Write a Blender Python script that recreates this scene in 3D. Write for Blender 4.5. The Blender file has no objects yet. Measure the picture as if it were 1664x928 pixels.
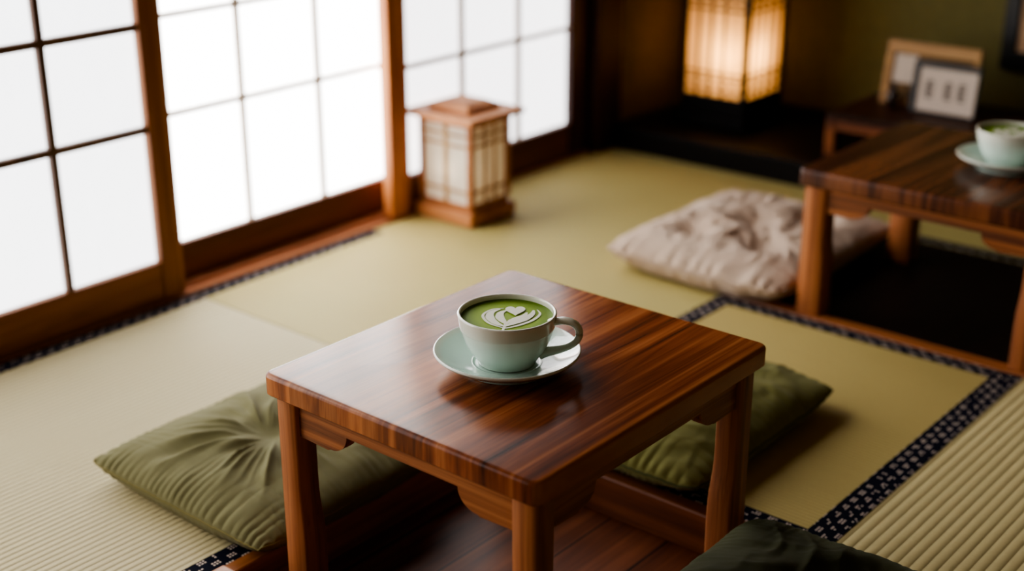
import bpy, bmesh, math, random
import numpy as np
from mathutils import Vector, Matrix

random.seed(7)
rng = np.random.default_rng(11)
COL = bpy.context.scene.collection
PI = math.pi

# ---------------------------------------------------------------- object helpers
def link(name, me, mat=None, parent=None, loc=None, smooth=False):
    o = bpy.data.objects.new(name, me)
    COL.objects.link(o)
    if mat is not None and me is not None:
        me.materials.append(mat)
    if parent is not None:
        o.parent = parent
    if loc is not None:
        o.location = loc
    if smooth and me is not None:
        for p in me.polygons:
            p.use_smooth = True
    return o

def tag(o, label=None, cat=None, group=None, kind=None):
    if label: o['label'] = label
    if cat: o['category'] = cat
    if group: o['group'] = group
    if kind: o['kind'] = kind
    return o

def thing(name, label, cat, loc=(0, 0, 0), rz=0.0, group=None):
    o = bpy.data.objects.new(name, None)
    o.empty_display_size = 0.05
    COL.objects.link(o)
    o.location = loc
    o.rotation_euler = (0, 0, rz)
    return tag(o, label, cat, group)

def struct(o, label=None):
    o['kind'] = 'structure'
    if label: o['label'] = label
    return o

class MB:
    """collects shapes, then builds ONE mesh object"""
    def __init__(self):
        self.bm = bmesh.new()
    def box(self, x0, x1, y0, y1, z0, z1, bevel=0.0, seg=2):
        vs = [self.bm.verts.new(p) for p in
              [(x0, y0, z0), (x1, y0, z0), (x1, y1, z0), (x0, y1, z0), (x0, y0, z1), (x1, y0, z1), (x1, y1, z1), (x0, y1, z1)]]
        fs = [self.bm.faces.new([vs[i] for i in f]) for f in
              [(3, 2, 1, 0), (4, 5, 6, 7), (0, 1, 5, 4), (1, 2, 6, 5), (2, 3, 7, 6), (3, 0, 4, 7)]]
        if bevel > 0:
            es = {e for f in fs for e in f.edges}
            bmesh.ops.bevel(self.bm, geom=list(es), offset=bevel, segments=seg, profile=0.5, affect='EDGES')
        return self
    def prism(self, pts, axis, a, b):
        """extrude a 2D polygon along axis ('x','y','z') from a to b"""
        def P(p, t):
            if axis == 'x': return (t, p[0], p[1])
            if axis == 'y': return (p[0], t, p[1])
            return (p[0], p[1], t)
        A = [self.bm.verts.new(P(p, a)) for p in pts]
        B = [self.bm.verts.new(P(p, b)) for p in pts]
        n = len(pts)
        self.bm.faces.new(A); self.bm.faces.new(B[::-1])
        for i in range(n):
            j = (i + 1) % n
            self.bm.faces.new([A[j], A[i], B[i], B[j]])
        return self
    def loft(self, rings, cap=True):
        R = [[self.bm.verts.new(p) for p in r] for r in rings]
        n = len(R[0])
        for a, b in zip(R, R[1:]):
            for i in range(n):
                j = (i + 1) % n
                self.bm.faces.new([a[i], a[j], b[j], b[i]])
        if cap:
            self.bm.faces.new(R[0][::-1]); self.bm.faces.new(R[-1])
        return self
    def lathe(self, prof, n=96, closed=False):
        R = []
        for r, z in prof:
            if r < 1e-6:
                R.append([self.bm.verts.new((0, 0, z))])
            else:
                R.append([self.bm.verts.new((r * math.cos(2 * PI * i / n), r * math.sin(2 * PI * i / n), z)) for i in range(n)])
        for a, b in zip(R, R[1:]):
            for i in range(n):
                j = (i + 1) % n
                if len(a) == 1 and len(b) == 1: continue
                if len(a) == 1: self.bm.faces.new([a[0], b[j], b[i]])
                elif len(b) == 1: self.bm.faces.new([a[i], a[j], b[0]])
                else: self.bm.faces.new([a[i], a[j], b[j], b[i]])
        return self
    def tube(self, pts, rad, n=10, closed=False, squash=None):
        pts = [Vector(p) for p in pts]
        m = len(pts); rings = []
        up = Vector((0, 0, 1))
        for i, p in enumerate(pts):
            a = pts[(i - 1) % m] if (closed or i > 0) else p
            b = pts[(i + 1) % m] if (closed or i < m - 1) else p
            t = (b - a).normalized()
            s = t.cross(up)
            if s.length < 1e-4: s = t.cross(Vector((0, 1, 0)))
            s.normalize(); u = s.cross(t).normalized()
            r = rad[i] if hasattr(rad, '__len__') else rad
            rs, ru = (r, r) if squash is None else (r * squash[0], r * squash[1])
            rings.append([p + s * rs * math.cos(2 * PI * k / n) + u * ru * math.sin(2 * PI * k / n) for k in range(n)])
        if closed:
            rings.append(rings[0])
            self.loft(rings, cap=False)
            bmesh.ops.remove_doubles(self.bm, verts=self.bm.verts, dist=1e-7)
        else:
            self.loft(rings)
        return self
    def quad(self, *p):
        self.bm.faces.new([self.bm.verts.new(q) for q in p]); return self
    def build(self, name, mat, parent=None, loc=None, smooth=False, autosmooth=None):
        bmesh.ops.recalc_face_normals(self.bm, faces=self.bm.faces)
        me = bpy.data.meshes.new(name)
        self.bm.to_mesh(me); self.bm.free()
        o = link(name, me, mat, parent, loc, smooth)
        if autosmooth is not None:
            me.set_sharp_from_angle(angle=math.radians(autosmooth))
            for p in me.polygons: p.use_smooth = True
        return o

# ---------------------------------------------------------------- node helpers
def lin(c):
    return tuple(((v / 255) / 12.92 if v / 255 <= .04045 else ((v / 255 + .055) / 1.055) ** 2.4) for v in c) + (1,)

class NT:
    def __init__(self, name):
        self.m = bpy.data.materials.new(name); self.m.use_nodes = True
        self.t = self.m.node_tree; self.t.nodes.clear()
        self.out = self.n('ShaderNodeOutputMaterial')
    def n(self, typ, **kw):
        nd = self.t.nodes.new(typ)
        for k, v in kw.items(): setattr(nd, k, v)
        return nd
    def l(self, a, b): self.t.links.new(a, b)
    def val(self, sock, v):
        if hasattr(v, 'is_output'): self.l(v, sock)
        else: sock.default_value = v
    def math(self, op, a, b=None, c=None, clamp=False):
        nd = self.n('ShaderNodeMath', operation=op); nd.use_clamp = clamp
        self.val(nd.inputs[0], a)
        if b is not None: self.val(nd.inputs[1], b)
        if c is not None: self.val(nd.inputs[2], c)
        return nd.outputs[0]
    def coords(self):
        tc = self.n('ShaderNodeTexCoord'); sp = self.n('ShaderNodeSeparateXYZ')
        self.l(tc.outputs['Object'], sp.inputs[0])
        return tc.outputs['Object'], sp.outputs[0], sp.outputs[1], sp.outputs[2]
    def vec(self, x, y, z):
        nd = self.n('ShaderNodeCombineXYZ')
        for i, v in enumerate((x, y, z)): self.val(nd.inputs[i], v)
        return nd.outputs[0]
    def scaled(self, v, s):
        nd = self.n('ShaderNodeVectorMath', operation='MULTIPLY'); self.l(v, nd.inputs[0]); nd.inputs[1].default_value = s
        return nd.outputs[0]
    def noise(self, v, scale=1.0, detail=4.0, rough=.55, dist=0.0):
        nd = self.n('ShaderNodeTexNoise'); self.l(v, nd.inputs['Vector'])
        nd.inputs['Scale'].default_value = scale; nd.inputs['Detail'].default_value = detail
        nd.inputs['Roughness'].default_value = rough; nd.inputs['Distortion'].default_value = dist
        return nd.outputs[0]
    def ramp(self, f, stops, interp='LINEAR'):
        nd = self.n('ShaderNodeValToRGB'); self.l(f, nd.inputs[0]); cr = nd.color_ramp; cr.interpolation = interp
        while len(cr.elements) < len(stops): cr.elements.new(0.5)
        for e, (p, c) in zip(cr.elements, stops): e.position = p; e.color = c
        return nd.outputs[0]
    def mix(self, f, a, b, blend='MIX'):
        nd = self.n('ShaderNodeMix', data_type='RGBA', blend_type=blend)
        self.val(nd.inputs[0], f); self.val(nd.inputs[6], a); self.val(nd.inputs[7], b)
        return nd.outputs[2]
    def bump(self, h, strength=.3, dist=.002):
        nd = self.n('ShaderNodeBump'); self.l(h, nd.inputs['Height'])
        nd.inputs['Strength'].default_value = strength; nd.inputs['Distance'].default_value = dist
        return nd.outputs[0]
    def bsdf(self, color, rough=.5, normal=None, **kw):
        b = self.n('ShaderNodeBsdfPrincipled')
        self.val(b.inputs['Base Color'], color); self.val(b.inputs['Roughness'], rough)
        if normal is not None: self.l(normal, b.inputs['Normal'])
        for k, v in kw.items(): self.val(b.inputs[k], v)
        self.l(b.outputs[0], self.out.inputs[0])
        return b

def wood(name, cols, axis='x', rough=.4, coat=0.0, along=1.6, across=24.0, bump=.12, plank=None, offset=0.0, spec=.5, coat_rough=.12, zs=None, stops=(.36, .50, .60, .70)):
    """cols: dark, mid, light (sRGB 0-255)"""
    t = NT(name); v, x, y, z = t.coords()
    s = {'x': (along, across, across), 'y': (across, along, across), 'z': (across, across, along)}[axis]
    if zs is not None: s = (s[0], s[1], zs)
    s2 = tuple(q * (3.5 if q in (along, zs) else 7.0) for q in s)
    add = t.n('ShaderNodeVectorMath', operation='ADD'); t.l(v, add.inputs[0]); add.inputs[1].default_value = (offset, offset * 1.7, offset * .6)
    vv = add.outputs[0]
    n1 = t.noise(t.scaled(vv, s), 1.0, 5, .6, .9)
    n2 = t.noise(t.scaled(vv, s2), 1.0, 3, .6, .2)
    sb = tuple(q * .25 for q in s)
    n3 = t.noise(t.scaled(vv, sb), 1.0, 2, .5, .4)
    f = t.math('ADD', t.math('MULTIPLY', n1, .62), t.math('MULTIPLY', n2, .16))
    f = t.math('ADD', f, t.math('MULTIPLY', n3, .26))
    d, m, l = [lin(c) for c in cols]
    col = t.ramp(f, list(zip(stops, (d, m, l, m))))
    if plank is not None:
        ax, w, gap = plank
        c = {'x': x, 'y': y, 'z': z}[ax]
        q = t.math('DIVIDE', c, w)
        wn = t.n('ShaderNodeTexWhiteNoise', noise_dimensions='1D'); t.l(t.math('FLOOR', q), wn.inputs['W'])
        col = t.mix(t.math('MULTIPLY', wn.outputs[0], .38), col, d)
        if gap > 0:
            fr = t.math('ABSOLUTE', t.math('SUBTRACT', t.math('FRACT', q), .5))
            col = t.mix(t.math('GREATER_THAN', fr, .5 - gap), col, lin((10, 6, 4)))
    kw = {'Specular IOR Level': spec}
    if coat: kw.update({'Coat Weight': coat, 'Coat Roughness': coat_rough})
    t.bsdf(col, rough, t.bump(n2, bump, .0015), **kw)
    return t.m

def tatami(name, light, dark, rib='y', period=.0105, depth=.5, straw=None):
    """rib = axis across which the ribs repeat"""
    t = NT(name); v, x, y, z = t.coords()
    a, b = (y, x) if rib == 'y' else (x, y)
    s = t.math('ABSOLUTE', t.math('SINE', t.math('MULTIPLY', a, PI / period)))
    h = t.math('POWER', s, .6)
    fib = t.noise(t.vec(t.math('MULTIPLY', a, 90), t.math('MULTIPLY', b, 900), 0.0), 1.0, 2, .6)
    patch = t.noise(t.vec(t.math('MULTIPLY', a, 55), t.math('MULTIPLY', b, 3), 0.0), 1.0, 4, .6)
    big = t.noise(v, 2.2, 3, .5)
    col = t.mix(t.math('MULTIPLY_ADD', big, 1.4, -.3, True), lin(light), lin(straw or light))
    col = t.mix(t.math('MULTIPLY', t.math('SUBTRACT', 1.0, h), depth, None, True), col, lin(dark))
    col = t.mix(t.math('MULTIPLY_ADD', fib, .5, -.1, True), col, lin(dark))
    col = t.mix(t.math('MULTIPLY_ADD', patch, .7, -.25, True), col, t.mix(.5, lin(light), lin(dark)))
    hh = t.math('ADD', h, t.math('MULTIPLY', fib, .35))
    t.bsdf(col, .62, t.bump(hh, .75, period * .13), **{'Specular IOR Level': .3})
    return t.m

def brocade(name, along, period=.0270, row=.0152, base=(10, 12, 24), dot=(226, 208, 194)):
    """dark navy border cloth with staggered clusters of small pale dashes; along = 'x' or 'y'"""
    t = NT(name); v, x, y, z = t.coords()
    a, b = (x, y) if along == 'x' else (y, x)
    rb = t.math('DIVIDE', b, row)
    r = t.math('FLOOR', rb)
    odd = t.math('MULTIPLY', t.math('FLOORED_MODULO', r, 2.0), .5)
    ua = t.math('ADD', t.math('DIVIDE', a, period), odd)
    cu = t.math('SUBTRACT', t.math('FRACT', ua), .5)           # -.5 .. .5 in the cell
    cv = t.math('SUBTRACT', t.math('FRACT', rb), .5)
    inu = t.math('LESS_THAN', t.math('ABSOLUTE', cu), .27)
    inv = t.math('LESS_THAN', t.math('ABSOLUTE', cv), .32)
    gu = t.math('MULTIPLY_ADD', cu, 5.556, .5); gv = t.math('MULTIPLY', cv, 3.125)
    du = t.math('LESS_THAN', t.math('ABSOLUTE', t.math('SUBTRACT', t.math('FRACT', gu), .5)), .31)    # three dashes
    dv = t.math('LESS_THAN', t.math('ABSOLUTE', t.math('SUBTRACT', t.math('FRACT', gv), .5)), .27)    # two rows
    jit = t.n('ShaderNodeTexWhiteNoise', noise_dimensions='3D')
    t.l(t.vec(t.math('FLOOR', gu), t.math('FLOOR', gv),
              t.math('ADD', t.math('FLOOR', ua), t.math('MULTIPLY', r, 17.0))), jit.inputs[0])
    keep = t.math('GREATER_THAN', jit.outputs[0], .28)
    f = t.math('MULTIPLY', t.math('MULTIPLY', inu, inv), t.math('MULTIPLY', t.math('MULTIPLY', du, dv), keep))
    wv = t.noise(t.scaled(v, (900, 900, 900)), 1.0, 1, .5)
    bcol = t.mix(wv, lin(base), lin(tuple(c * 1.5 for c in base)))
    col = t.mix(f, bcol, lin(dot))
    t.bsdf(col, .75, t.bump(wv, .15, .0004), **{'Specular IOR Level': .06})
    return t.m

def fabric(name, c1, c2, weave=.35, sheen=.06, rough=.85):
    t = NT(name); v, x, y, z = t.coords()
    n = t.noise(v, 9, 4, .6)
    wx = t.math('SINE', t.math('MULTIPLY', x, 2 * PI / .0022)); wy = t.math('SINE', t.math('MULTIPLY', y, 2 * PI / .0022))
    w = t.math('MULTIPLY_ADD', t.math('MULTIPLY', wx, wy), .5, .5)
    fine = t.noise(v, 600, 2, .6)
    col = t.mix(t.math('MULTIPLY_ADD', n, 1.6, -.3, True), lin(c1), lin(c2))
    col = t.mix(t.math('MULTIPLY', w, .18), col, lin(tuple(q * .6 for q in c1)))
    t.bsdf(col, rough, t.bump(t.math('ADD', w, fine), weave, .0006), **{'Sheen Weight': sheen, 'Sheen Roughness': .5, 'Specular IOR Level': .15})
    return t.m

def plain(name, c, rough=.6, noise=.12, scale=12, spec=.4, bump=.1, coat=0.0):
    t = NT(name); v, x, y, z = t.coords()
    n = t.noise(v, scale, 5, .6)
    col = t.mix(n, lin(tuple(q * (1 - noise) for q in c)), lin(tuple(min(255, q * (1 + noise)) for q in c)))
    kw = {'Specular IOR Level': spec}
    if coat: kw.update({'Coat Weight': coat, 'Coat Roughness': .08})
    t.bsdf(col, rough, t.bump(n, bump, .001), **kw)
    return t.m

def glowing_paper(name, c, strength):
    """shoji paper that emits light itself, in place of daylight behind it"""
    t = NT(name); v, x, y, z = t.coords()
    fib = t.noise(t.scaled(v, (40, 40, 14)), 1.0, 4, .6)
    e = t.n('ShaderNodeEmission')  # paper glows by emission; no daylight source stands behind it
    e.inputs[0].default_value = lin(c)
    t.l(t.math('MULTIPLY', t.math('MULTIPLY_ADD', fib, .10, .95), strength), e.inputs[1])
    d = t.n('ShaderNodeBsdfDiffuse'); d.inputs[0].default_value = (.75, .74, .70, 1)
    a = t.n('ShaderNodeAddShader'); t.l(e.outputs[0], a.inputs[0]); t.l(d.outputs[0], a.inputs[1])
    t.l(a.outputs[0], t.out.inputs[0])
    return t.m

def thin_paper(name, c, trans=.6):
    t = NT(name); v, x, y, z = t.coords()
    fib = t.noise(t.scaled(v, (60, 60, 20)), 1.0, 4, .6)
    col = t.mix(fib, lin(tuple(q * .93 for q in c)), lin(c))
    d = t.n('ShaderNodeBsdfDiffuse'); t.l(col, d.inputs[0])
    tr = t.n('ShaderNodeBsdfTranslucent'); t.l(col, tr.inputs[0])
    m = t.n('ShaderNodeMixShader'); m.inputs[0].default_value = trans
    t.l(d.outputs[0], m.inputs[1]); t.l(tr.outputs[0], m.inputs[2]); t.l(m.outputs[0], t.out.inputs[0])
    return t.m

# ---------------------------------------------------------------- materials
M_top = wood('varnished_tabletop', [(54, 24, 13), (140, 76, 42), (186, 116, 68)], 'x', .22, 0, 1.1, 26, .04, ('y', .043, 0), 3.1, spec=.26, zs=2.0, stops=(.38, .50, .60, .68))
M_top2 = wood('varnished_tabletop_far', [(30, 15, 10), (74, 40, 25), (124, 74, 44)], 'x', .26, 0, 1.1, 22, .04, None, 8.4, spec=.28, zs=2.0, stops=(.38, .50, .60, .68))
M_legz = wood('table_leg_wood', [(88, 46, 24), (150, 90, 52), (176, 112, 68)], 'z', .45, 0, 1.5, 60, .12, None, 1.3, spec=.3)
M_aprx = wood('apron_wood_lengthwise', [(84, 44, 22), (140, 82, 46), (168, 106, 62)], 'x', .45, 0, 1.5, 60, .1, None, 2.2, spec=.3)
M_apry = wood('apron_wood_crosswise', [(88, 46, 24), (150, 90, 50), (176, 112, 66)], 'y', .45, 0, 1.5, 60, .1, None, 4.2, spec=.3)
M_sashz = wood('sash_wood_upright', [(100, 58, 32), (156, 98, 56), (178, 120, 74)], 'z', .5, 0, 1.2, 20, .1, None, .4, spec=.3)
M_sashlz = wood('sash_wood_upright_lit', [(130, 74, 38), (186, 116, 66), (208, 140, 86)], 'z', .5, 0, 1.2, 20, .1, None, .4, spec=.3)  # brighter copy of the upright sash wood, with the light painted in
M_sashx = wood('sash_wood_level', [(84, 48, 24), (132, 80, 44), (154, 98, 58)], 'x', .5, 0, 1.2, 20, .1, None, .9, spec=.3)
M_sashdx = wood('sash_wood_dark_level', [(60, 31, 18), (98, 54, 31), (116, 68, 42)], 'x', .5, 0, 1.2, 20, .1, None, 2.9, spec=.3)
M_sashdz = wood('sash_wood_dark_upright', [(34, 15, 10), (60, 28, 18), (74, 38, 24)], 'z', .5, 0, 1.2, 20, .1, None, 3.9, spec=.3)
M_munt_d = wood('lattice_wood', [(64, 40, 24), (98, 64, 40), (116, 80, 52)], 'z', .55, 0, 2, 30, .08)
M_munt_l = wood('lattice_wood_washed_by_glow', [(120, 102, 86), (150, 132, 114), (170, 152, 134)], 'z', .6, 0, 2, 30, .08)  # paler copy of the lattice wood, the bloom of the paper painted in
M_sill = wood('sill_wood', [(118, 68, 42), (168, 108, 72), (190, 132, 92)], 'x', .45, 0, 1.2, 24, .1, spec=.3)
M_trimx = wood('floor_trim_wood_lengthwise', [(84, 44, 20), (136, 80, 38), (164, 102, 54)], 'x', .4, 0, 1.4, 24, .1)
M_trimy = wood('floor_trim_wood_crosswise', [(78, 40, 18), (130, 74, 36), (156, 94, 50)], 'y', .4, 0, 1.4, 24, .1)
M_riser = wood('riser_wood', [(60, 30, 16), (106, 58, 32), (130, 76, 44)], 'y', .38, 0, 1.4, 24, .1, spec=.4)
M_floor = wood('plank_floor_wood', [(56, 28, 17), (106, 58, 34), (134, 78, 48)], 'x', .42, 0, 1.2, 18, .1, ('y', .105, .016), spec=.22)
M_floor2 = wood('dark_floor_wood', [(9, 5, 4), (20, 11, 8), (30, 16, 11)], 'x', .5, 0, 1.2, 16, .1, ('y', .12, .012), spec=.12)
M_black = wood('black_lacquered_wood', [(5, 4, 4), (10, 8, 7), (16, 11, 10)], 'y', .5, 0, 1.2, 16, .06, spec=.15)
M_post = wood('dark_post_wood', [(26, 11, 8), (44, 20, 14), (56, 28, 18)], 'z', .5, 0, 1.2, 18, .1, spec=.25)
M_lantern = wood('lantern_cedar', [(124, 72, 40), (174, 112, 68), (198, 138, 92)], 'y', .55, 0, 2.0, 30, .1, spec=.3)
M_lanternz = wood('lantern_cedar_upright', [(116, 68, 34), (162, 102, 58), (188, 128, 80)], 'z', .55, 0, 2.0, 30, .1, spec=.3)
M_slat = wood('lantern_slat', [(120, 86, 46), (164, 126, 76), (188, 150, 98)], 'z', .6, 0, 3, 40, .05)
M_lampslat = wood('lamp_bamboo_strip', [(60, 38, 18), (92, 60, 30), (112, 76, 40)], 'z', .6, 0, 3, 40, .05)
M_tanframe = wood('tan_frame_wood', [(128, 88, 40), (168, 122, 60), (190, 144, 78)], 'y', .5, 0, 2, 30, .05)
M_shelf = wood('stand_wood', [(64, 30, 14), (120, 64, 30), (148, 86, 44)], 'y', .45, 0, 1.4, 20, .08, spec=.3)
M_shelftop = wood('stand_top_wood', [(34, 16, 9), (58, 29, 17), (72, 38, 22)], 'y', .45, 0, 1.4, 20, .08, spec=.15)
M_tatA = tatami('tatami_pale', (214, 204, 164), (132, 120, 82), 'y', .0120, .75, (206, 190, 144))
M_tatB = tatami('tatami_olive', (190, 178, 116), (140, 126, 74), 'x', .0100, .35, (176, 158, 98))
M_tatC = tatami('tatami_golden', (202, 184, 118), (130, 110, 64), 'x', .0085, .55, (178, 158, 98))
M_tatD = tatami('tatami_ribbed', (220, 206, 154), (128, 112, 70), 'y', .0165, .32, (208, 190, 136))
M_brox = brocade('border_cloth_lengthwise', 'x')
M_broy = brocade('border_cloth_crosswise', 'y')
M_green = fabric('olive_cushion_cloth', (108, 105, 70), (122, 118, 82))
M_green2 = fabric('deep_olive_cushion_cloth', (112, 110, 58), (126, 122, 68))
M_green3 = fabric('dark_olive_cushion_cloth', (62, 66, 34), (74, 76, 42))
M_seam = fabric('olive_seam_cord', (128, 118, 70), (112, 104, 60), .2)
M_seam2 = fabric('deep_olive_seam_cord', (64, 68, 38), (72, 76, 44), .2)
M_beige = fabric('beige_linen_cloth', (186, 162, 142), (200, 178, 158), .4, .15)
M_seamb = fabric('beige_seam_cord', (176, 154, 136), (190, 168, 150), .2)
M_ochre = plain('ochre_plaster', (112, 98, 62), .9, .12, 30)
M_olive = plain('olive_plaster', (104, 98, 56), .9, .10, 30)
M_plaster = plain('room_plaster', (128, 114, 86), .9, .08, 20)
M_ceil = wood('ceiling_boards', [(60, 38, 22), (96, 64, 38), (116, 80, 50)], 'x', .6, 0, 1, 12, .1, ('y', .3, .01))
M_paper1 = glowing_paper('shoji_paper_soft', (246, 247, 250), 2.3)
M_paper2 = glowing_paper('shoji_paper_bright', (252, 251, 249), 6.0)
M_paper3 = glowing_paper('shoji_paper_far', (244, 242, 244), 2.2)
M_paper4 = glowing_paper('shoji_paper_boosted_glow', (252, 249, 244), 4.6)  # stronger glow for an unseen panel, added to brighten faces turned its way
M_lpaper = thin_paper('lantern_paper', (255, 250, 240), .5)
M_lamppaper = thin_paper('lamp_paper', (255, 232, 190), .75)
M_white = plain('white_card', (206, 190, 174), .7, .04, 20)
M_print = plain('white_print', (208, 190, 174), .6, .04, 20)
M_ink = plain('print_ink', (70, 66, 64), .8, .1, 20)
M_inklight = plain('print_ink_grey', (150, 142, 136), .8, .1, 20)
M_blackframe = plain('black_frame', (14, 13, 13), .4, .1, 20)
M_pict = plain('beige_picture_paper', (196, 158, 124), .8, .08, 6)
M_jar = plain('dark_brown_glaze', (40, 22, 14), .3, .2, 20, coat=.5)
M_board = plain('tan_board', (110, 84, 52), .8, .12, 10)

def celadon(name):
    t = NT(name); v, x, y, z = t.coords()
    n = t.noise(v, 26, 4, .5)
    f = t.math('MULTIPLY_ADD', z, 26.0, -.9, True)     # paler glaze towards the lip
    f2 = t.math('ADD', f, t.math('MULTIPLY', t.math('SUBTRACT', n, .5), .3), None, True)
    col = t.mix(f2, lin((216, 234, 222)), lin((234, 230, 212)))
    t.bsdf(col, .22, None, **{'Coat Weight': .8, 'Coat Roughness': .05})
    return t.m
def celadon_saucer(name):
    t = NT(name); v, x, y, z = t.coords()
    r = t.math('SQRT', t.math('ADD', t.math('POWER', x, 2.0), t.math('POWER', y, 2.0)))
    f = t.math('MULTIPLY_ADD', r, 55.0, -4.55, True)    # creamy rim
    col = t.mix(f, lin((202, 224, 214)), lin((228, 220, 204)))
    t.bsdf(col, .2, None, **{'Coat Weight': .8, 'Coat Roughness': .05})
    return t.m
M_cup = celadon('celadon_cup_glaze'); M_saucer = celadon_saucer('celadon_saucer_glaze')
def matcha(name):
    t = NT(name); v, x, y, z = t.coords()
    r = t.math('SQRT', t.math('ADD', t.math('POWER', x, 2.0), t.math('POWER', y, 2.0)))
    n = t.noise(v, 160, 4, .6)
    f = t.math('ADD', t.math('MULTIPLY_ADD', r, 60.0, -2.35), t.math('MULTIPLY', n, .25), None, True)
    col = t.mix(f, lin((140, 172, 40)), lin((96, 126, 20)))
    t.bsdf(col, .5, t.bump(n, .15, .0006), **{'Specular IOR Level': .12})
    return t.m
M_matcha = matcha('matcha_foam'); M_foam = plain('milk_foam', (248, 248, 228), .6, .02, 200)

# ---------------------------------------------------------------- numpy noise
def vnoise(x, y, seed):
    r = np.random.default_rng(seed).random((64, 64))
    xi = np.floor(x).astype(int); yi = np.floor(y).astype(int)
    fx = x - xi; fy = y - yi
    fx = fx * fx * (3 - 2 * fx); fy = fy * fy * (3 - 2 * fy)
    g = lambda a, b: r[a % 64, b % 64]
    return (g(xi, yi) * (1 - fx) + g(xi + 1, yi) * fx) * (1 - fy) + (g(xi, yi + 1) * (1 - fx) + g(xi + 1, yi + 1) * fx) * fy

# ---------------------------------------------------------------- cushions
def make_cushion(name, label, loc, rz, L, Wd, T, mat, seam_mat, seed, style='tuft', N=130, gather=.002, seam_z=.42, cat='cushion', seam_r=.0015, pinch=.035, blunt=.05, gfreq=480):
    g = np.linspace(-1, 1, N)
    # denser towards the edges
    g = np.sign(g) * (1 - (1 - np.abs(g)) ** 1.25)
    U, V = np.meshgrid(g, g, indexing='ij')
    aU, aV = np.abs(U), np.abs(V)
    cor = 1 - blunt * (aU * aV) ** 6
    X = L / 2 * U * (1 - pinch * (1 - aV ** 2.5) * aU) * cor
    Y = Wd / 2 * V * (1 - pinch * (1 - aU ** 2.5) * aV) * cor
    prof = (np.clip(1 - aU ** 2.6, 0, 1) * np.clip(1 - aV ** 2.6, 0, 1)) ** .52
    dU = (1 - aU) * L / 2; dV = (1 - aV) * Wd / 2
    # gathers along the seams
    def gath(t, d, s):
        ph = 5 * vnoise(t * 14 + 3 * s, d * 3 + s, seed + s)
        amp = .35 + 1.1 * vnoise(t * 48 + s, 0 * t + s * 1.7, seed + 5 + s)
        reach = .012 + .040 * vnoise(t * 52 + s, 0 * t, seed + 9 + s) ** 2
        return amp * (np.abs(np.sin(t * gfreq / 2 + ph)) * 2 - 1.2) * np.exp(-d / reach) * np.clip(d / .003 + .25, 0, 1)
    W = gath(Y, dU, 1) + gath(X, dV, 2)
    W = W * gather
    # long soft folds running to the middle
    R = np.sqrt((X / (L / 2)) ** 2 + (Y / (Wd / 2)) ** 2) + 1e-6
    TH = np.arctan2((X * -.7071 * -1 + Y * -.7071), -(X + Y) * .7071)   # cut faces +x +y
    Fd = np.zeros_like(X)
    if style == 'tuft':
        Fd -= .16 * T * np.exp(-(R / .22) ** 2)
        warp = 1.3 * vnoise(X * 9 + 9, Y * 9 + 9, seed + 2)
        f1 = vnoise(TH * 3.4 + 20 + warp, R * 1.1 + 3, seed + 20)
        f2 = vnoise(TH * 7.5 + 40 + warp, R * 1.8 + 3, seed + 23)
        rid = lambda f: 1 - 2 * np.abs(f - .5)
        env = np.clip((R - .08) / .35, 0, 1) * np.exp(-((R - .38) / .42) ** 2)
        Fd += (.26 * T * (rid(f1) - .6) + .07 * T * (rid(f2) - .6)) * env
    elif style == 'futon':
        for (tu, tv) in [(-.42, -.42), (.42, -.42), (-.42, .42), (.42, .42), (0, 0)]:
            dx = X - tu * L / 2; dy = Y - tv * Wd / 2
            rr = np.sqrt(dx ** 2 + dy ** 2)
            ang = vnoise(X * 28 + 9, Y * 28 + 9, seed + 61) * 5
            th = np.arctan2(dy, dx)
            Fd -= .42 * T * np.exp(-(rr / .042) ** 2)
            Fd += .11 * T * (np.abs(np.sin(th * 2 + ang)) - .6) * np.exp(-((rr - .06) / .04) ** 2)
        Fd += .10 * T * (vnoise(X * 16 + 9, Y * 16 + 9, seed + 44) - .5)
    else:
        a = X * 34 + Y * 26 + 5 * vnoise(X * 9 + 5, Y * 9 + 5, seed + 3)
        Fd += .05 * T * np.sin(a) * (vnoise(X * 7 + 4, Y * 7 + 4, seed + 8))
        Fd -= .16 * T * np.exp(-(R / .3) ** 2)
        w2 = .35 * vnoise(X * 8 + 30, Y * 8 + 30, seed + 12)
        for q, (fa, fb, am) in enumerate([(10, 22, .035), (20, 11, .025), (36, 30, .012)]):
            f = vnoise((X + Y * .4) * fa + 20 + w2 * 3, (Y - X * .4) * fb + 20 + w2 * 3, seed + 50 + q)
            Fd += am * T * np.clip(1 - 5 * np.abs(f - .5), -.2, 1)
    Fd += .06 * T * (vnoise(X * 30 + 20, Y * 30 + 20, seed + 70) - .5)
    Fd = Fd * np.clip(prof, 0, 1) ** 1.2
    zs = T * seam_z * (.92 + .12 * (aU * aV) ** 2) + .0035 * (vnoise((X + Y) * 22 + 9, (X - Y) * 22 + 9, seed + 90) - .5)
    top = zs + (T - T * seam_z) * prof + Fd + W
    bot = np.maximum(zs - T * seam_z * 1.9 * prof ** 1.0 + W * .6, 0.0)
    verts = []; idx_t = np.arange(N * N).reshape(N, N)
    verts = np.stack([X, Y, top], -1).reshape(-1, 3).tolist()
    idx_b = -np.ones((N, N), int)
    nb = len(verts)
    for i in range(N):
        for j in range(N):
            if i in (0, N - 1) or j in (0, N - 1):
                idx_b[i, j] = idx_t[i, j]
            else:
                idx_b[i, j] = nb; nb += 1
                verts.append((X[i, j], Y[i, j], bot[i, j]))
    faces = []
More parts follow.
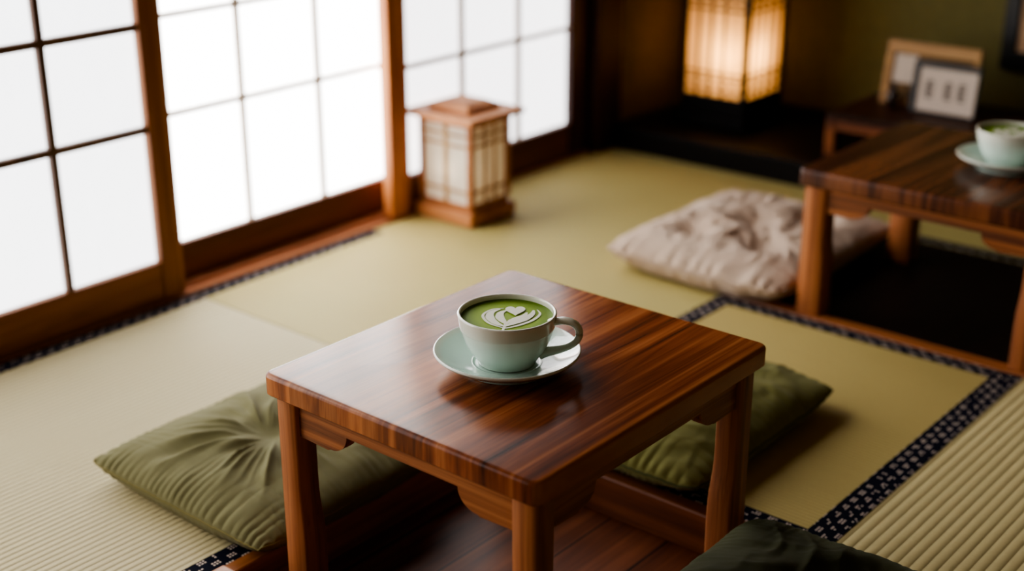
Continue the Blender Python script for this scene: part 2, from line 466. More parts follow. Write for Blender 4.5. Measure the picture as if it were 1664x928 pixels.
    for i in range(N - 1):
        for j in range(N - 1):
            faces.append((idx_t[i, j], idx_t[i + 1, j], idx_t[i + 1, j + 1], idx_t[i, j + 1]))
            faces.append((idx_b[i, j], idx_b[i, j + 1], idx_b[i + 1, j + 1], idx_b[i + 1, j]))
    me = bpy.data.meshes.new(name)
    me.from_pydata(verts, [], [tuple(int(q) for q in f) for f in faces]); me.update()
    o = link(name, me, mat, None, loc, True)
    o.rotation_euler = (0, 0, rz)
    tag(o, label, cat)
    ring = [(i, 0) for i in range(N)] + [(N - 1, j) for j in range(1, N)] + [(i, N - 1) for i in range(N - 2, -1, -1)] + [(0, j) for j in range(N - 2, 0, -1)]
    pts = [(X[i, j], Y[i, j], max(top[i, j], seam_r * 1.2)) for i, j in ring]
    MB().tube(pts, seam_r, 6, closed=True).build('seam', seam_mat, o, smooth=True)
    return o

# ---------------------------------------------------------------- low tables
def apron_profile(a0, a1, ztop, zthin, zdrop, bl, cr):
    """bracketed apron seen from the side: drops at both ends, ogee up to a thin rail"""
    p = [(a0, ztop), (a0, zdrop), (a0 + bl, zdrop - .002)]
    for k in range(0, 9):
        t = k / 8 * PI / 2
        p.append((a0 + bl + .004 + cr * math.sin(t), zdrop + (zthin - zdrop) * (1 - math.cos(t))))
    q = [(a0 + a1 - x, z) for x, z in p]
    return p + q[::-1]

def make_leg(sx, sy, ox, oy, w, h, flare):
    """leg with a slight S curve on its inner faces; (ox,oy) = outer corner, sx,sy = direction to the inside"""
    rings = []
    n = 22
    for k in range(n + 1):
        z = h * k / n
        u = z / h
        s = 1 / (1 + math.exp((u - .50) * 26))     # 1 below, 0 above
        ww = w + flare * s - flare * .3 * max(0, .3 - u)
        r = .0025
        x0, x1, y0, y1 = 0, ww, 0, ww
        pts = [(x0 + r, y0), (x1 - r, y0), (x1, y0 + r), (x1, y1 - r), (x1 - r, y1), (x0 + r, y1), (x0, y1 - r), (x0, y0 + r)]
        rings.append([(ox + sx * px, oy + sy * py, z) for px, py in pts])
    return MB().loft(rings)

def make_table(label, x0, x1, y0, y1, z0, z1, th, mtop, lx0, lx1, ly0, ly1, lw=.035, flare=.0045):
    cx, cy = (x0 + x1) / 2, (y0 + y1) / 2
    t = thing('low_table', label, 'table', (cx, cy, z0), 0, 'low wooden tables')
    h = z1 - z0
    # rounded slab
    r = .014; n = 6; ring = []
    hx, hy = (x1 - x0) / 2, (y1 - y0) / 2
    def outline(inset):
        pts = []
        for (sx, sy, a0) in [(1, 1, 0), (-1, 1, PI / 2), (-1, -1, PI), (1, -1, 1.5 * PI)]:
            for k in range(n + 1):
                a = a0 + PI / 2 * k / n
                pts.append((sx * (hx - r) + (r - inset) * math.cos(a), sy * (hy - r) + (r - inset) * math.sin(a)))
        return pts
    rings = []
    e = .006
    rings.append([(p[0], p[1], h - th) for p in outline(.003)])
    rings.append([(p[0], p[1], h - th + .003) for p in outline(0)])
    for k in range(6):
        a = PI / 2 * k / 5
        rings.append([(p[0], p[1], h - e + e * math.sin(a)) for p in outline(e * (1 - math.cos(a)))])
    MB().loft(rings).build('tabletop', mtop, t, autosmooth=40)
    zt = h - th
    for sx, ox in ((1, lx0 - cx), (-1, lx1 - cx)):
        for sy, oy in ((1, ly0 - cy), (-1, ly1 - cy)):
            make_leg(sx, sy, ox, oy, lw, zt, flare).build('leg', M_legz, t, autosmooth=50)
    zthin, zdrop = zt - .024, zt - .050
    ins = .007
    for sy, oy in ((1, ly0 - cy), (-1, ly1 - cy)):
        pr = apron_profile(lx0 - cx + lw, lx1 - cx - lw, zt, zthin, zdrop, .052, .030)
        ya = oy + sy * ins
        MB().prism(pr, 'y', min(ya, ya + sy * .018), max(ya, ya + sy * .018)).build('apron', M_aprx, t)
    for sx, ox in ((1, lx0 - cx), (-1, lx1 - cx)):
        pr = apron_profile(ly0 - cy + lw, ly1 - cy - lw, zt, zthin, zdrop, .052, .030)
        xa = ox + sx * ins
        MB().prism(pr, 'x', min(xa, xa + sx * .018), max(xa, xa + sx * .018)).build('apron', M_apry, t)
    return t

# ---------------------------------------------------------------- cups
CUP_PROF = [(0, .004), (.026, .004), (.030, .0), (.036, .0), (.0375, .003), (.040, .008), (.0465, .019), (.0525, .032), (.0570, .047),
            (.0592, .0560), (.0596, .0572), (.0604, .0580), (.0616, .068), (.0628, .078), (.0628, .0795), (.0616, .0808), (.0600, .0805), (.0588, .0785),
            (.0578, .068), (.0560, .056), (.0520, .042), (.0440, .022), (.030, .010), (0, .0085)]
CUP_PROF = [(r, z * .84) for r, z in CUP_PROF]
def resample(prof, m=4):
    P = [Vector((p[0], p[1], 0)) for p in prof]; out = []
    for i in range(len(P) - 1):
        p0 = P[max(i - 1, 0)]; p1 = P[i]; p2 = P[i + 1]; p3 = P[min(i + 2, len(P) - 1)]
        for k in range(m):
            t = k / m
            q = .5 * ((2 * p1) + (p2 - p0) * t + (2 * p0 - 5 * p1 + 4 * p2 - p3) * t * t + (3 * p1 - p0 - 3 * p2 + p3) * t ** 3)
            out.append((max(q.x, 0), q.y))
    out.append(prof[-1]); return out

def ribbon(b, pts, widths, z):
    P = [Vector((p[0], p[1], 0)) for p in pts]
    m = 40; C = []
    for k in range(m + 1):      # Catmull-Rom through the points
        s = k / m * (len(P) - 1); i = min(int(s), len(P) - 2); t = s - i
        p0 = P[max(i - 1, 0)]; p1 = P[i]; p2 = P[i + 1]; p3 = P[min(i + 2, len(P) - 1)]
        q = .5 * ((2 * p1) + (p2 - p0) * t + (2 * p0 - 5 * p1 + 4 * p2 - p3) * t * t + (3 * p1 - p0 - 3 * p2 + p3) * t ** 3)
        w0 = widths[i] * (1 - t) + widths[i + 1] * t
        C.append((q, w0))
    z += .00004 * len(b.bm.faces) / 40
    L_ = []; R_ = []
    for k, (q, w) in enumerate(C):
        d = (C[min(k + 1, m)][0] - C[max(k - 1, 0)][0]).normalized()
        n = Vector((-d.y, d.x, 0))
        L_.append(b.bm.verts.new((q.x + n.x * w, q.y + n.y * w, z))); R_.append(b.bm.verts.new((q.x - n.x * w, q.y - n.y * w, z)))
    for k in range(m):
        b.bm.faces.new([L_[k], R_[k], R_[k + 1], L_[k + 1]])

def make_cup(loc, ang, label, lat_label, sau_label, sau_z, art_rot):
    s = thing('saucer', sau_label, 'saucer', (loc[0], loc[1], sau_z), 0, 'celadon saucers')
    sp = [(0, .0025), (.046, .0025), (.048, 0), (.056, 0), (.058, .004), (.066, .0075), (.080, .0140), (.0912, .0212), (.0936, .0232), (.0942, .0252), (.0930, .0265),
          (.0905, .0256), (.080, .0198), (.064, .0130), (.050, .0095), (.0455, .0085), (.0445, .0086), (.0435, .0078), (.040, .0072), (0, .0072)]
    MB().lathe(resample(sp, 3), 128).build('dish', M_saucer, s, smooth=True)
    cz = sau_z + .0082
    c = thing('teacup', label, 'cup', (loc[0], loc[1], cz), ang, 'celadon teacups')
    MB().lathe(resample(CUP_PROF), 128).build('bowl', M_cup, c, smooth=True)
    # handle in the local x-z plane
    path = [(.054, .066), (.062, .0695), (.073, .0715), (.0835, .0695), (.0905, .0625), (.0925, .0525), (.0895, .0425), (.082, .0340), (.072, .0280), (.061, .0235), (.050, .0195), (.043, .016)]
    pp = resample([(a, b * .86) for a, b in path], 5)
    rad = [.0062 if k < 6 else .0056 + .0030 * max(0, (k - 38) / 18) for k in range(len(pp))]
    MB().tube([(a, 0, b) for a, b in pp], rad, 16, squash=(1.15, .85)).build('handle', M_cup, c, smooth=True)
    # liquid
    l = thing('matcha_latte', lat_label, 'drink', (loc[0], loc[1], cz + .0606), art_rot, 'matcha lattes')
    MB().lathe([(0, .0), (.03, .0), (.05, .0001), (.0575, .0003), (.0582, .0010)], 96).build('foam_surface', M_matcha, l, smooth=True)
    b = MB(); z = .0007; k = .0545
    S = lambda pts: [(p[0] * k, p[1] * k) for p in pts]
    Wd = lambda ws: [w * k for w in ws]
    # stem
    ribbon(b, S([(-.02, -.40), (-.06, -.62), (-.12, -.93)]), Wd([.045, .035, .02]), z)
    # left lobes, outermost first
    ribbon(b, S([(-.08, .50), (-.38, .40), (-.56, .05), (-.42, -.40), (-.07, -.70)]), Wd([.01, .025, .035, .035, .02]), z)
    ribbon(b, S([(-.16, .44), (-.36, .26), (-.40, -.05), (-.27, -.38), (-.06, -.60)]), Wd([.02, .075, .105, .085, .02]), z)
    ribbon(b, S([(-.02, .36), (-.15, .20), (-.17, -.05), (-.10, -.28), (-.03, -.46)]), Wd([.02, .08, .105, .085, .02]), z)
    # right lobes
    ribbon(b, S([(.70, .40), (.76, .12), (.58, -.25), (.25, -.55), (-.05, -.72)]), Wd([.01, .03, .04, .04, .02]), z)
    ribbon(b, S([(.62, .36), (.57, .10), (.38, -.18), (.16, -.40), (-.05, -.60)]), Wd([.02, .07, .11, .085, .02]), z)
    ribbon(b, S([(.46, .22), (.38, .02), (.22, -.14), (.08, -.28), (-.02, -.44)]), Wd([.02, .07, .085, .065, .02]), z)
    # heart at the top
    hp = []
    for q in range(48):
        t = 2 * PI * q / 48
        hx = 16 * math.sin(t) ** 3 / 17; hy = (13 * math.cos(t) - 5 * math.cos(2 * t) - 2 * math.cos(3 * t) - math.cos(4 * t)) / 17
        hp.append(((.19 + .25 * hx) * k, (.34 + .34 * hy) * k, z + .0005))
    b.bm.faces.new([b.bm.verts.new(p) for p in hp])
    b.build('latte_art', M_foam, l)
    return c

# ================================================================= ROOM SHELL
CAM = Vector((0, 0, 1.025))
struct(MB().box(-1.6, 3.62, -1.6, 2.4, -.12, -.065).build('floor', M_floor))
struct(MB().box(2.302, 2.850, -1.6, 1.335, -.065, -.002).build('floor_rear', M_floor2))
struct(MB().box(3.60, 3.70, -1.7, 2.4, -.12, 2.4).build('wall_back', M_olive))
struct(MB().box(-1.7, 3.70, -1.7, -1.6, -.12, 2.4).build('wall_right', M_plaster))
struct(MB().box(-1.7, -1.6, -1.6, 2.4, -.12, 2.4).build('wall_front', M_plaster))
struct(MB().box(-1.7, 3.70, -1.7, 2.5, 2.4, 2.45).build('ceiling', M_ceil))

# window wall frame of reference: s along the wall, d outwards
WA = math.radians(1.2)
def wall_root(name):
    o = bpy.data.objects.new(name, None); COL.objects.link(o)
    o.location = (1.1, 2.15, 0); o.rotation_euler = (0, 0, WA); return o
def place(o):
    o.location = (1.1, 2.15, 0); o.rotation_euler = (0, 0, WA); return o
def WP(s, d, z=0.0):
    return (1.1 + s * math.cos(WA) - d * math.sin(WA), 2.15 + s * math.sin(WA) + d * math.cos(WA), z)

struct(place(MB().box(-2.72, 2.5, .012, .16, 1.80, 2.42).build('wall_left', M_plaster)))
struct(place(MB().box(1.99, 2.56, .030, .16, -.12, 1.80).build('wall_alcove', M_ochre)))
# sill with two grooves
b = MB()
b.box(-2.7, 1.88, .0125, .15, -.065, .002)
for d0, d1 in ((.0125, .0165), (.047, .058), (.066, .076), (.112, .15)):
    b.box(-2.7, 1.88, d0, d1, .002, .007)
struct(place(b.build('trim_1', M_sill)))
# lintel
struct(place(MB().box(-2.7, 1.88, .010, .14, 1.72, 1.80).build('trim_2', M_sashdx)))
# corner post
struct(place(MB().box(1.872, 1.992, -.012, .11, -.065, 2.4, .004).build('trim_3', M_post)))
struct(place(MB().box(-2.72, -2.62, .0, .14, -.065, 2.4, .004).build('trim_4', M_post)))

def shoji(n, s0, s1, d, stl, str_, munts, paper, mst, mrail, mmun, mw, rail_top=.087):
    r = wall_root('door_%d' % n); struct(r)
    z0, z1 = .008, 1.72
    MB().box(s0, s0 + stl, d, d + .030, z0, z1, .002).build('stile', mst, r)
    MB().box(s1 - str_, s1, d, d + .030, z0, z1, .002).build('stile', mst, r)
    MB().box(s0 + stl, s1 - str_, d + .003, d + .028, z0, rail_top, .0015).build('rail', mrail, r)
    MB().box(s0 + stl, s1 - str_, d + .003, d + .028, z1 - .06, z1, .0015).build('rail', mrail, r)
    for s in munts:
        MB().box(s - mw / 2, s + mw / 2, d + .006, d + .018, rail_top, z1 - .06).build('muntin', mmun, r)
    z = .36
    while z < 1.62:
        MB().box(s0 + stl, s1 - str_, d + .0055, d + .0175, z - mw / 2, z + mw / 2).build('muntin', mmun, r)
        z += .199
    MB().box(s0 + stl - .004, s1 - str_ + .004, d + .0185, d + .0205, rail_top - .004, z1 - .056).build('paper', paper, r)
    return r
shoji(1, -.310, .457, .017, .052, .052, [.198, -.010, ], M_paper1, M_sashz, M_sashx, M_munt_d, .0135)
shoji(2, .432, 1.200, .080, .052, .052, [.703, .925], M_paper2, M_sashz, M_sashdx, M_munt_l, .009)
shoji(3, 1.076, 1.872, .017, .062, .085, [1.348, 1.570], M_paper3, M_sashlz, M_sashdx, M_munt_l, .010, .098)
shoji(4, -1.060, -.290, .080, .052, .052, [-.80, -.56], M_paper4, M_sashz, M_sashx, M_munt_d, .0135)
shoji(5, -1.815, -1.040, .017, .052, .052, [-1.56, -1.30], M_paper1, M_sashz, M_sashx, M_munt_d, .0135)
shoji(6, -2.60, -1.790, .080, .052, .052, [-2.32, -2.05], M_paper1, M_sashz, M_sashx, M_munt_d, .0135)
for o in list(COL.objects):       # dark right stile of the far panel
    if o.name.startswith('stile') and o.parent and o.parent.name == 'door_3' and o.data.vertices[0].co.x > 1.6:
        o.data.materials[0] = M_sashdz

# alcove platform
b = MB(); b.box(3.062, 3.60, -1.6, 2.19, -.065, .058); b.box(3.055, 3.14, -1.6, 2.19, -.002, .065, .004)
b.box(3.14, 3.60, -1.6, 2.19, .058, .0645)
struct(b.build('alcove_platform', M_black))

# floor trims round the two wooden floor areas
struct(MB().box(-.3, 1.492, 1.291, 1.316, -.065, .004, .003).build('trim_5', M_trimx))
struct(MB().box(1.492, 1.520, .706, 1.316, -.065, .005, .004).build('trim_6', M_riser))
struct(MB().box(-.3, 1.492, .706, .730, -.065, .003, .003).build('trim_7', M_trimx))
struct(MB().box(2.268, 2.302, -1.6, 1.335, -.065, .004, .003).build('trim_8', M_trimy))

# ---------------------------------------------------------------- tatami mats
def mat_quad(label, quad, borders, msurf):
    """quad: four (x,y) corners; borders: list of (quad, material)"""
    cx = sum(p[0] for p in quad) / 4; cy = sum(p[1] for p in quad) / 4
    t = thing('tatami_mat', label, 'tatami mat', (cx, cy, -.065), 0, 'tatami mats on the floor')
    def slab(q, z0, z1):
        b = MB(); b.loft([[(p[0] - cx, p[1] - cy, z0) for p in q], [(p[0] - cx, p[1] - cy, z1) for p in q]]); return b
    slab(quad, 0, .065).build('woven_surface', msurf, t)
    for q, m in borders:
        slab(q, .0645, .0662).build('cloth_border', m, t)
    return t
sA = 0.4730
e0 = WP(-1.4, .012); e0i = WP(-1.4, -.026); e1 = WP(sA, .012); e1i = WP(sA, -.026)
e2 = WP(sA + .003, .012); e2i = WP(sA + .003, -.022); e3 = WP(1.955, .012); e3i = WP(1.955, -.022)
mat_quad('pale straw tatami mat at left, under the olive cushion, beside the nearest paper screen',
         [(-.3, 1.317), (1.5715, 1.317), e1[:2], e0[:2]],
         [([e0i[:2], e1i[:2], e1[:2], e0[:2]], M_brox), ([(-.3, 1.317), (1.5715, 1.317), (1.5715, 1.353), (-.3, 1.353)], M_brox)], M_tatA)
mat_quad('olive green tatami mat at back, carrying the wooden lantern and the beige cushion',
         [(1.5735, 1.336), (3.054, 1.336), e3[:2], e2[:2]],
         [([e2i[:2], WP(1.0, -.022)[:2], WP(1.0, .012)[:2], e2[:2]], M_brox)], M_tatB)
mat_quad('golden tatami mat framed all round by navy cloth, right of the front table',
         [(1.521, .706), (2.267, .706), (2.267, 1.335), (1.521, 1.335)],
         [([(1.521, .752), (1.560, .752), (1.560, 1.295), (1.521, 1.295)], M_broy), ([(2.230, .752), (2.267, .752), (2.267, 1.295), (2.230, 1.295)], M_broy),
          ([(1.521, 1.295), (2.267, 1.295), (2.267, 1.335), (1.521, 1.335)], M_brox), ([(1.521, .706), (2.267, .706), (2.267, .752), (1.521, .752)], M_brox)], M_tatC)
mat_quad('coarsely ribbed tatami mat without visible border, at the lower right corner',
         [(-.3, -.3), (2.267, -.3), (2.267, .705), (-.3, .705)], [], M_tatD)
mat_quad('narrow tatami strip behind the far table, before the dark alcove step',
         [(2.851, -1.2), (3.054, -1.2), (3.054, 1.335), (2.851, 1.335)],
         [([(2.851, -1.2), (2.885, -1.2), (2.885, 1.335), (2.851, 1.335)], M_broy)], M_tatB)

# ================================================================= FURNITURE
make_table('square varnished red-brown low table in front, standing on the sunken plank floor',
           .990, 1.483, .793, 1.243, -.065, .305, .031, M_top, .999, 1.464, .802, 1.228)
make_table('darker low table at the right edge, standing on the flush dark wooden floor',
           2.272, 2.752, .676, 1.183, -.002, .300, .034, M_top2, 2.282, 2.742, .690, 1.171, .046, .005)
# the corner of a wooden stool at the bottom edge of the photo
b = thing('step_stool', 'small pinkish wooden stool, only its rounded corner showing at the bottom edge', 'stool', (.745, 1.10, -.065))
MB().box(-.19, .190, -.18, .180, .080, .101, .006, 3).build('seat', M_trimx, b, autosmooth=40)
for sx in (-1, 1):
    for sy in (-1, 1):
        MB().box(sx * .15 - .017, sx * .15 + .017, sy * .14 - .017, sy * .14 + .017, 0, .081, .002).build('leg', M_legz, b)

# cushions
CG = 'floor cushions round the low tables'
for o in (
    make_cushion('floor_cushion', 'large olive cushion with a centre dimple, lying left of the front table', (1.180, 1.462, .0015), 0.0, .404, .404, .080, M_green, M_seam, 3, 'tuft', 220, .0024, .42, gfreq=430),
    make_cushion('floor_cushion', 'deep green cushion behind the right leg of the front table, casting a shadow', (1.717, 1.110, .0048), 0.0, .462, .425, .084, M_green2, M_seam2, 8, 'plain', 180, .0032, .36, gfreq=300, blunt=.06),
    make_cushion('floor_cushion', 'beige linen cushion with many tufted dents, beside the far table', (2.504, 1.402, .0042), 0.0, .550, .440, .098, M_beige, M_seamb, 21, 'futon', 170, .0058, .45, gfreq=150, blunt=.06),
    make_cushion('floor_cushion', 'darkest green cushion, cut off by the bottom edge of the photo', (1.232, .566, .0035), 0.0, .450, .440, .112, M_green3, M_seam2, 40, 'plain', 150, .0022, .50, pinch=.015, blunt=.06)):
    o['group'] = CG

# cups
make_cup((1.203, 1.014), math.radians(-62), 'pale celadon teacup at the centre of the front table', 'green matcha latte with a white leaf pattern, in the cup on the front table',
         'pale celadon saucer on the front table', .3052, math.radians(-50))
make_cup((2.526, .876), math.radians(-75), 'pale celadon teacup on the far table, cut by the right edge', 'green matcha latte with a pale blob of milk, in the cup on the far table',
         'pale celadon saucer on the far table', .3002, math.radians(-50))

# ---------------------------------------------------------------- small floor lantern
def lantern():
    x0, x1, y0, y1 = 2.248, 2.412, 2.004, 2.187
    cx, cy = (x0 + x1) / 2, (y0 + y1) / 2
    t = thing('floor_lantern', 'short wooden paper lantern with a flat eaved roof, on the tatami by the screens', 'lantern', (cx, cy, .0015))
    hx, hy = (x1 - x0) / 2, (y1 - y0) / 2
    b = MB(); b.box(-hx, hx, -hy, hy, 0, .034, .005); b.box(-hx + .014, hx - .014, -hy + .014, hy - .014, .034, .048, .002)
    b.build('base', M_lantern, t)
    bx, by = hx - .016, hy - .016
    zt = .250
    for sx in (-1, 1):
        for sy in (-1, 1):
            MB().box(sx * bx - .006, sx * bx + .006, sy * by - .006, sy * by + .006, .048, zt).build('post', M_lanternz, t)
    # paper walls
    for sx in (-1, 1):
        MB().box(sx * (bx - .001) - .0006, sx * (bx - .001) + .0006, -by, by, .048, zt).build('paper_panel', M_lpaper, t)
    for sy in (-1, 1):
        MB().box(-bx, bx, sy * (by - .001) - .0006, sy * (by - .001) + .0006, .048, zt).build('paper_panel', M_lpaper, t)
    # lattices
    for sx in (-1, 1):
        b = MB(); xx = sx * (bx + .003)
        b.box(xx - .002, xx + .002, -.005, .005, .048, zt)
        for z in (.080, .190, .214): b.box(xx - .0018, xx + .0018, -by, by, z - .0028, z + .0028)
        b.build('lattice', M_slat, t)
    for sy in (-1, 1):
        b = MB(); yy = sy * (by + .003)
        for x in (-.016, .016): b.box(x - .003, x + .003, yy - .002, yy + .002, .048, zt)
        for z in (.080, .190, .214): b.box(-bx, bx, yy - .0018, yy + .0018, z - .0028, z + .0028)
        b.build('lattice', M_slat, t)
    b = MB()
    b.box(-bx - .004, bx + .004, -by - .004, by + .004, zt - .014, zt)
    e = .016
    b.box(-hx - e, hx + e, -hy - e, hy + e, zt, zt + .013, .002)
    b.build('roof', M_lantern, t)
    ld = bpy.data.lights.new('lantern_fill_light', 'POINT'); ld.energy = .10; ld.color = (1.0, .86, .68); ld.shadow_soft_size = .02  # faint fill added inside the lantern to brighten its paper
    lo = bpy.data.objects.new('lantern_fill_light', ld); COL.objects.link(lo); lo.location = (cx - .035, cy, .13)
    MB().loft([[(sx * .058, sy * .062, zt + .013) for sx, sy in ((1, 1), (-1, 1), (-1, -1), (1, -1))], [(sx * .056, sy * .060, zt + .024) for sx, sy in ((1, 1), (-1, 1), (-1, -1), (1, -1))], [(sx * .036, sy * .040, zt + .034) for sx, sy in ((1, 1), (-1, 1), (-1, -1), (1, -1))]]).build('cap', M_lantern, t)
lantern()

# ---------------------------------------------------------------- tall glowing lamp in the alcove
def lamp():
    x0, x1, y0, y1 = 3.233, 3.437, 1.866, 2.072
    cx, cy = (x0 + x1) / 2, (y0 + y1) / 2
    t = thing('paper_lamp', 'tall glowing paper lamp with dark corner posts, standing in the alcove', 'lamp', (cx, cy, .0652))
    h = .103
    zb, zt = .084, .62
    b = MB(); b.box(-h - .012, h + .012, -h - .012, h + .012, 0, .030, .003); b.box(-h - .002, h + .002, -h - .002, h + .002, .030, zb, .003)
    b.build('base', M_black, t)
    for sx in (-1, 1):
        for sy in (-1, 1):
            MB().box(sx * (h - .005) - .008, sx * (h - .005) + .008, sy * (h - .005) - .008, sy * (h - .005) + .008, zb, zt).build('post', M_black, t)
    k = h - .004
    for sx in (-1, 1):
        MB().box(sx * k - .0006, sx * k + .0006, -k, k, zb, zt).build('paper_shade', M_lamppaper, t)
    for sy in (-1, 1):
        MB().box(-k, k, sy * k - .0006, sy * k + .0006, zb, zt).build('paper_shade', M_lamppaper, t)
    zs = (.104, .132, .150, .326, .346, .366, .53, .55)
    for sx in (-1, 1):
        b = MB(); xx = sx * (k + .003)
        for y in (-.062, -.034, -.028, .010, .016, .050, .056): b.box(xx - .001, xx + .001, y - .0022, y + .0022, zb, zt)
        for z in zs: b.box(xx - .0012, xx + .0012, -k, k, z - .0032, z + .0032)
        b.build('lattice', M_lampslat, t)
    for sy in (-1, 1):
        b = MB(); yy = sy * (k + .003)
        for x in (-.062, -.034, -.028, .010, .016, .050, .056): b.box(x - .0022, x + .0022, yy - .001, yy + .001, zb, zt)
        for z in zs: b.box(-k, k, yy - .0012, yy + .0012, z - .0032, z + .0032)
        b.build('lattice', M_lampslat, t)
    MB().box(-h - .006, h + .006, -h - .006, h + .006, zt, zt + .02, .003).build('cap', M_black, t)
    # bulb holder and the bulb's light
    MB().lathe([(0, .084), (.016, .084), (.016, .13), (.010, .136), (0, .136)], 24).build('bulb_holder', M_black, t, autosmooth=40)
    ld = bpy.data.lights.new('bulb_light', 'POINT'); ld.energy = LAMP_W; ld.color = (1.0, .73, .46); ld.shadow_soft_size = .03
    lo = bpy.data.objects.new('bulb_light', ld); COL.objects.link(lo); lo.location = (cx - .03, cy - .04, .0652 + .20)
LAMP_W = 1.7
lamp()

# ---------------------------------------------------------------- small stand with frames
def small_stand():
    x0, x1, y0, y1, z0, z1 = 3.164, 3.500, 1.080, 1.580, .0652, .177
    cx, cy = (x0 + x1) / 2, (y0 + y1) / 2
    t = thing('display_stand', 'little brown wooden stand in the alcove, holding the two frames', 'stand', (cx, cy, z0))
    h = z1 - z0; hx, hy = (x1 - x0) / 2, (y1 - y0) / 2
    MB().box(-hx, hx, -hy, hy, h - .016, h, .002).build('top', M_shelftop, t)
    b = MB()
    for sx in (-1, 1):
        MB().box(sx * (hx - .009) - .008, sx * (hx - .009) + .008, -hy + .02, hy - .02, h - .042, h - .016).build('apron', M_shelf, t)
        for sy in (-1, 1):
            MB().box(sx * (hx - .014) - .013, sx * (hx - .014) + .013, sy * (hy - .014) - .013, sy * (hy - .014) + .013, 0, h - .016, .0015).build('leg', M_shelf, t)
    for sy in (-1, 1):
        MB().box(-hx + .02, hx - .02, sy * (hy - .009) - .007, sy * (hy - .009) + .007, h - .042, h - .016).build('apron', M_shelf, t)
small_stand()

def leaning(name, label, cat, x, y0, y1, z, h, tilt):
    """frame facing -x, its foot at (x, .., z), leaning back by tilt; returns root with local axes: y across, z up, x depth"""
    t = thing(name, label, cat, (x, (y0 + y1) / 2, z), 0, 'frames on the alcove stand')
    t.rotation_euler = (0, tilt, 0)
    return t
def frames():
    zt = .1773
    t = leaning('picture_frame', 'larger tan wooden frame with a white card in its corner, on the alcove stand', 'picture frame', 3.352, 1.272, 1.524, zt + .003, .163, math.radians(10))
    w, h = .126, .166
    MB().box(0, .012, -w, w, h - .030, h, .001).build('frame_rail', M_tanframe, t)
    MB().box(0, .012, -w, w, 0, .014, .001).build('frame_rail', M_tanframe, t)
    MB().box(0, .012, w - .018, w, .014, h - .030, .001).build('frame_rail', M_tanframe, t)
    MB().box(0, .012, -w, -w + .014, .014, h - .030, .001).build('frame_rail', M_tanframe, t)
    MB().box(.005, .009, -w + .010, w - .014, .010, h - .026).build('backing_board', M_board, t)
    MB().box(.0035, .005, .040, .100, .058, h - .034).build('white_card', M_white, t)
    MB().prism([(.012, .10), (.012, .112), (.060, .013), (.052, .012)], 'y', -.012, .012).build('back_stay', M_tanframe, t)
    t2 = leaning('picture_frame', 'smaller black frame with a white print and grey marks, in front of the tan frame', 'picture frame', 3.312, 1.248, 1.424, zt + .002, .13, math.radians(8))
    w, h = .088, .132
    MB().box(0, .010, -w, w, h - .016, h, .001).build('frame_rail', M_blackframe, t2)
    MB().box(0, .010, -w, w, 0, .006, .001).build('frame_rail', M_blackframe, t2)
    MB().box(0, .010, w - .018, w, .006, h - .016, .001).build('frame_rail', M_blackframe, t2)
    MB().box(0, .010, -w, -w + .005, .006, h - .016, .001).build('frame_rail', M_blackframe, t2)
    pr = MB().box(.003, .006, -w + .004, w - .016, .005, h - .014).build('print', M_print, t2)
    # three blurred blocks of brush-like marks
    for (yc, zc, sc_) in [(.040, .062, 1.0), (-.010, .062, .9), (-.046, .062, .9)]:
        b = MB()
        for k in range(4):
            zz = zc + .018 - k * .012
            b.box(.0022, .0032, yc - .011 * sc_, yc + .011 * sc_, zz - .0024, zz + .0024)
        b.box(.0021, .0031, yc - .002, yc + .002, zc - .024, zc + .026)
        b.box(.0021, .0031, yc + .006, yc + .009, zc - .020, zc + .019)
        b.build('ink_mark', M_ink, pr)
    MB().prism([(.010, .08), (.010, .092), (.032, .007), (.026, .006)], 'y', -.012, .012).build('back_stay', M_blackframe, t2)
    j = thing('ornament_jar', 'tiny dark brown jar standing before the left side of the tan frame', 'jar', (3.322, 1.473, zt))
    MB().lathe(resample([(0, 0), (.012, 0), (.015, .006), (.018, .022), (.016, .040), (.009, .050), (.010, .056), (.008, .056), (.007, .05), (0, .048)], 3), 32).build('body', M_jar, j, smooth=True)
    MB().lathe([(0, .066), (.004, .065), (.010, .059), (.010, .056), (0, .056)], 24).build('lid', M_jar, j, autosmooth=50)
frames()
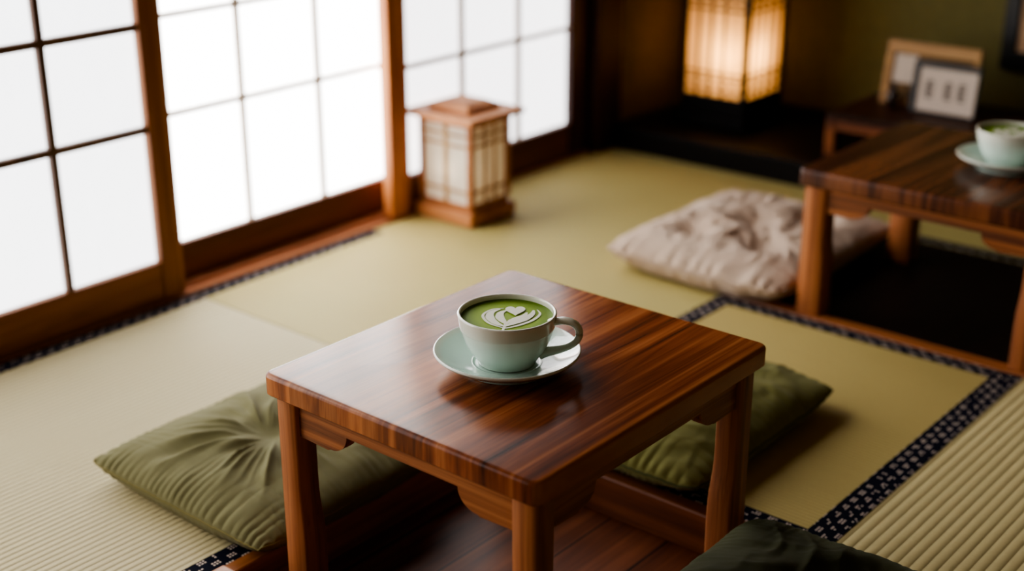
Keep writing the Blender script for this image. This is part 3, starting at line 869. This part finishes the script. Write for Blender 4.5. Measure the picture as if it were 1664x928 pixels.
# black framed picture hanging on the olive wall
t = thing('wall_picture', 'black framed beige picture hanging on the olive back wall, at the top right corner', 'picture', (3.5995, 1.13, .262))
w, h = .168, .52
MB().box(-.022, 0, -w, w, 0, .050, .002).build('frame_rail', M_blackframe, t)
MB().box(-.022, 0, -w, w, h - .05, h, .002).build('frame_rail', M_blackframe, t)
MB().box(-.022, 0, w - .038, w, .05, h - .05, .002).build('frame_rail', M_blackframe, t)
MB().box(-.022, 0, -w, -w + .038, .05, h - .05, .002).build('frame_rail', M_blackframe, t)
MB().box(-.012, -.002, -w + .034, w - .034, .046, h - .046).build('picture_sheet', M_pict, t)

# ================================================================= LIGHT
def area(name, loc, target, sx, sy, watts, color):
    ld = bpy.data.lights.new(name, 'AREA'); ld.shape = 'RECTANGLE'; ld.size = sx; ld.size_y = sy; ld.energy = watts; ld.color = color
    o = bpy.data.objects.new(name, ld); COL.objects.link(o); o.location = loc
    o.rotation_euler = (Vector(target) - Vector(loc)).to_track_quat('-Z', 'Y').to_euler()
    return o
# area('daylight', (1.75, 2.10, .98), (1.6, .7, 0), .9, .5, 16, (1.0, .965, .91))
# area('daylight_left', (-.3, 2.05, 1.0), (1.0, 1.0, 0.1), 1.2, .8, 16, (1.0, .965, .92))

w = bpy.data.worlds.new('room_air'); bpy.context.scene.world = w; w.use_nodes = True
w.node_tree.nodes['Background'].inputs[0].default_value = (.9, .95, 1, 1); w.node_tree.nodes['Background'].inputs[1].default_value = .06

# ================================================================= CAMERA
cd = bpy.data.cameras.new('camera'); cam = bpy.data.objects.new('camera', cd); COL.objects.link(cam)
cam.location = CAM
cam.rotation_euler = (PI / 2 - math.radians(21.152), 0, math.radians(39.905 - 90))
cd.sensor_width = 36; cd.lens = 2195 / 1664 * 36
fw = Vector((math.cos(math.radians(39.905)) * math.cos(math.radians(21.152)), math.sin(math.radians(39.905)) * math.cos(math.radians(21.152)), -math.sin(math.radians(21.152))))
cd.dof.use_dof = True
cd.dof.focus_distance = (Vector((1.150, 1.035, .345)) - CAM).dot(fw)
cd.dof.aperture_fstop = 2.0
cd.clip_start = .05
sc = bpy.context.scene
sc.camera = cam
sc.view_settings.view_transform = 'AgX'
sc.view_settings.look = 'AgX - Medium High Contrast'
sc.view_settings.exposure = 0.6
sc.cycles.max_bounces = 8
sc.cycles.use_denoising = True
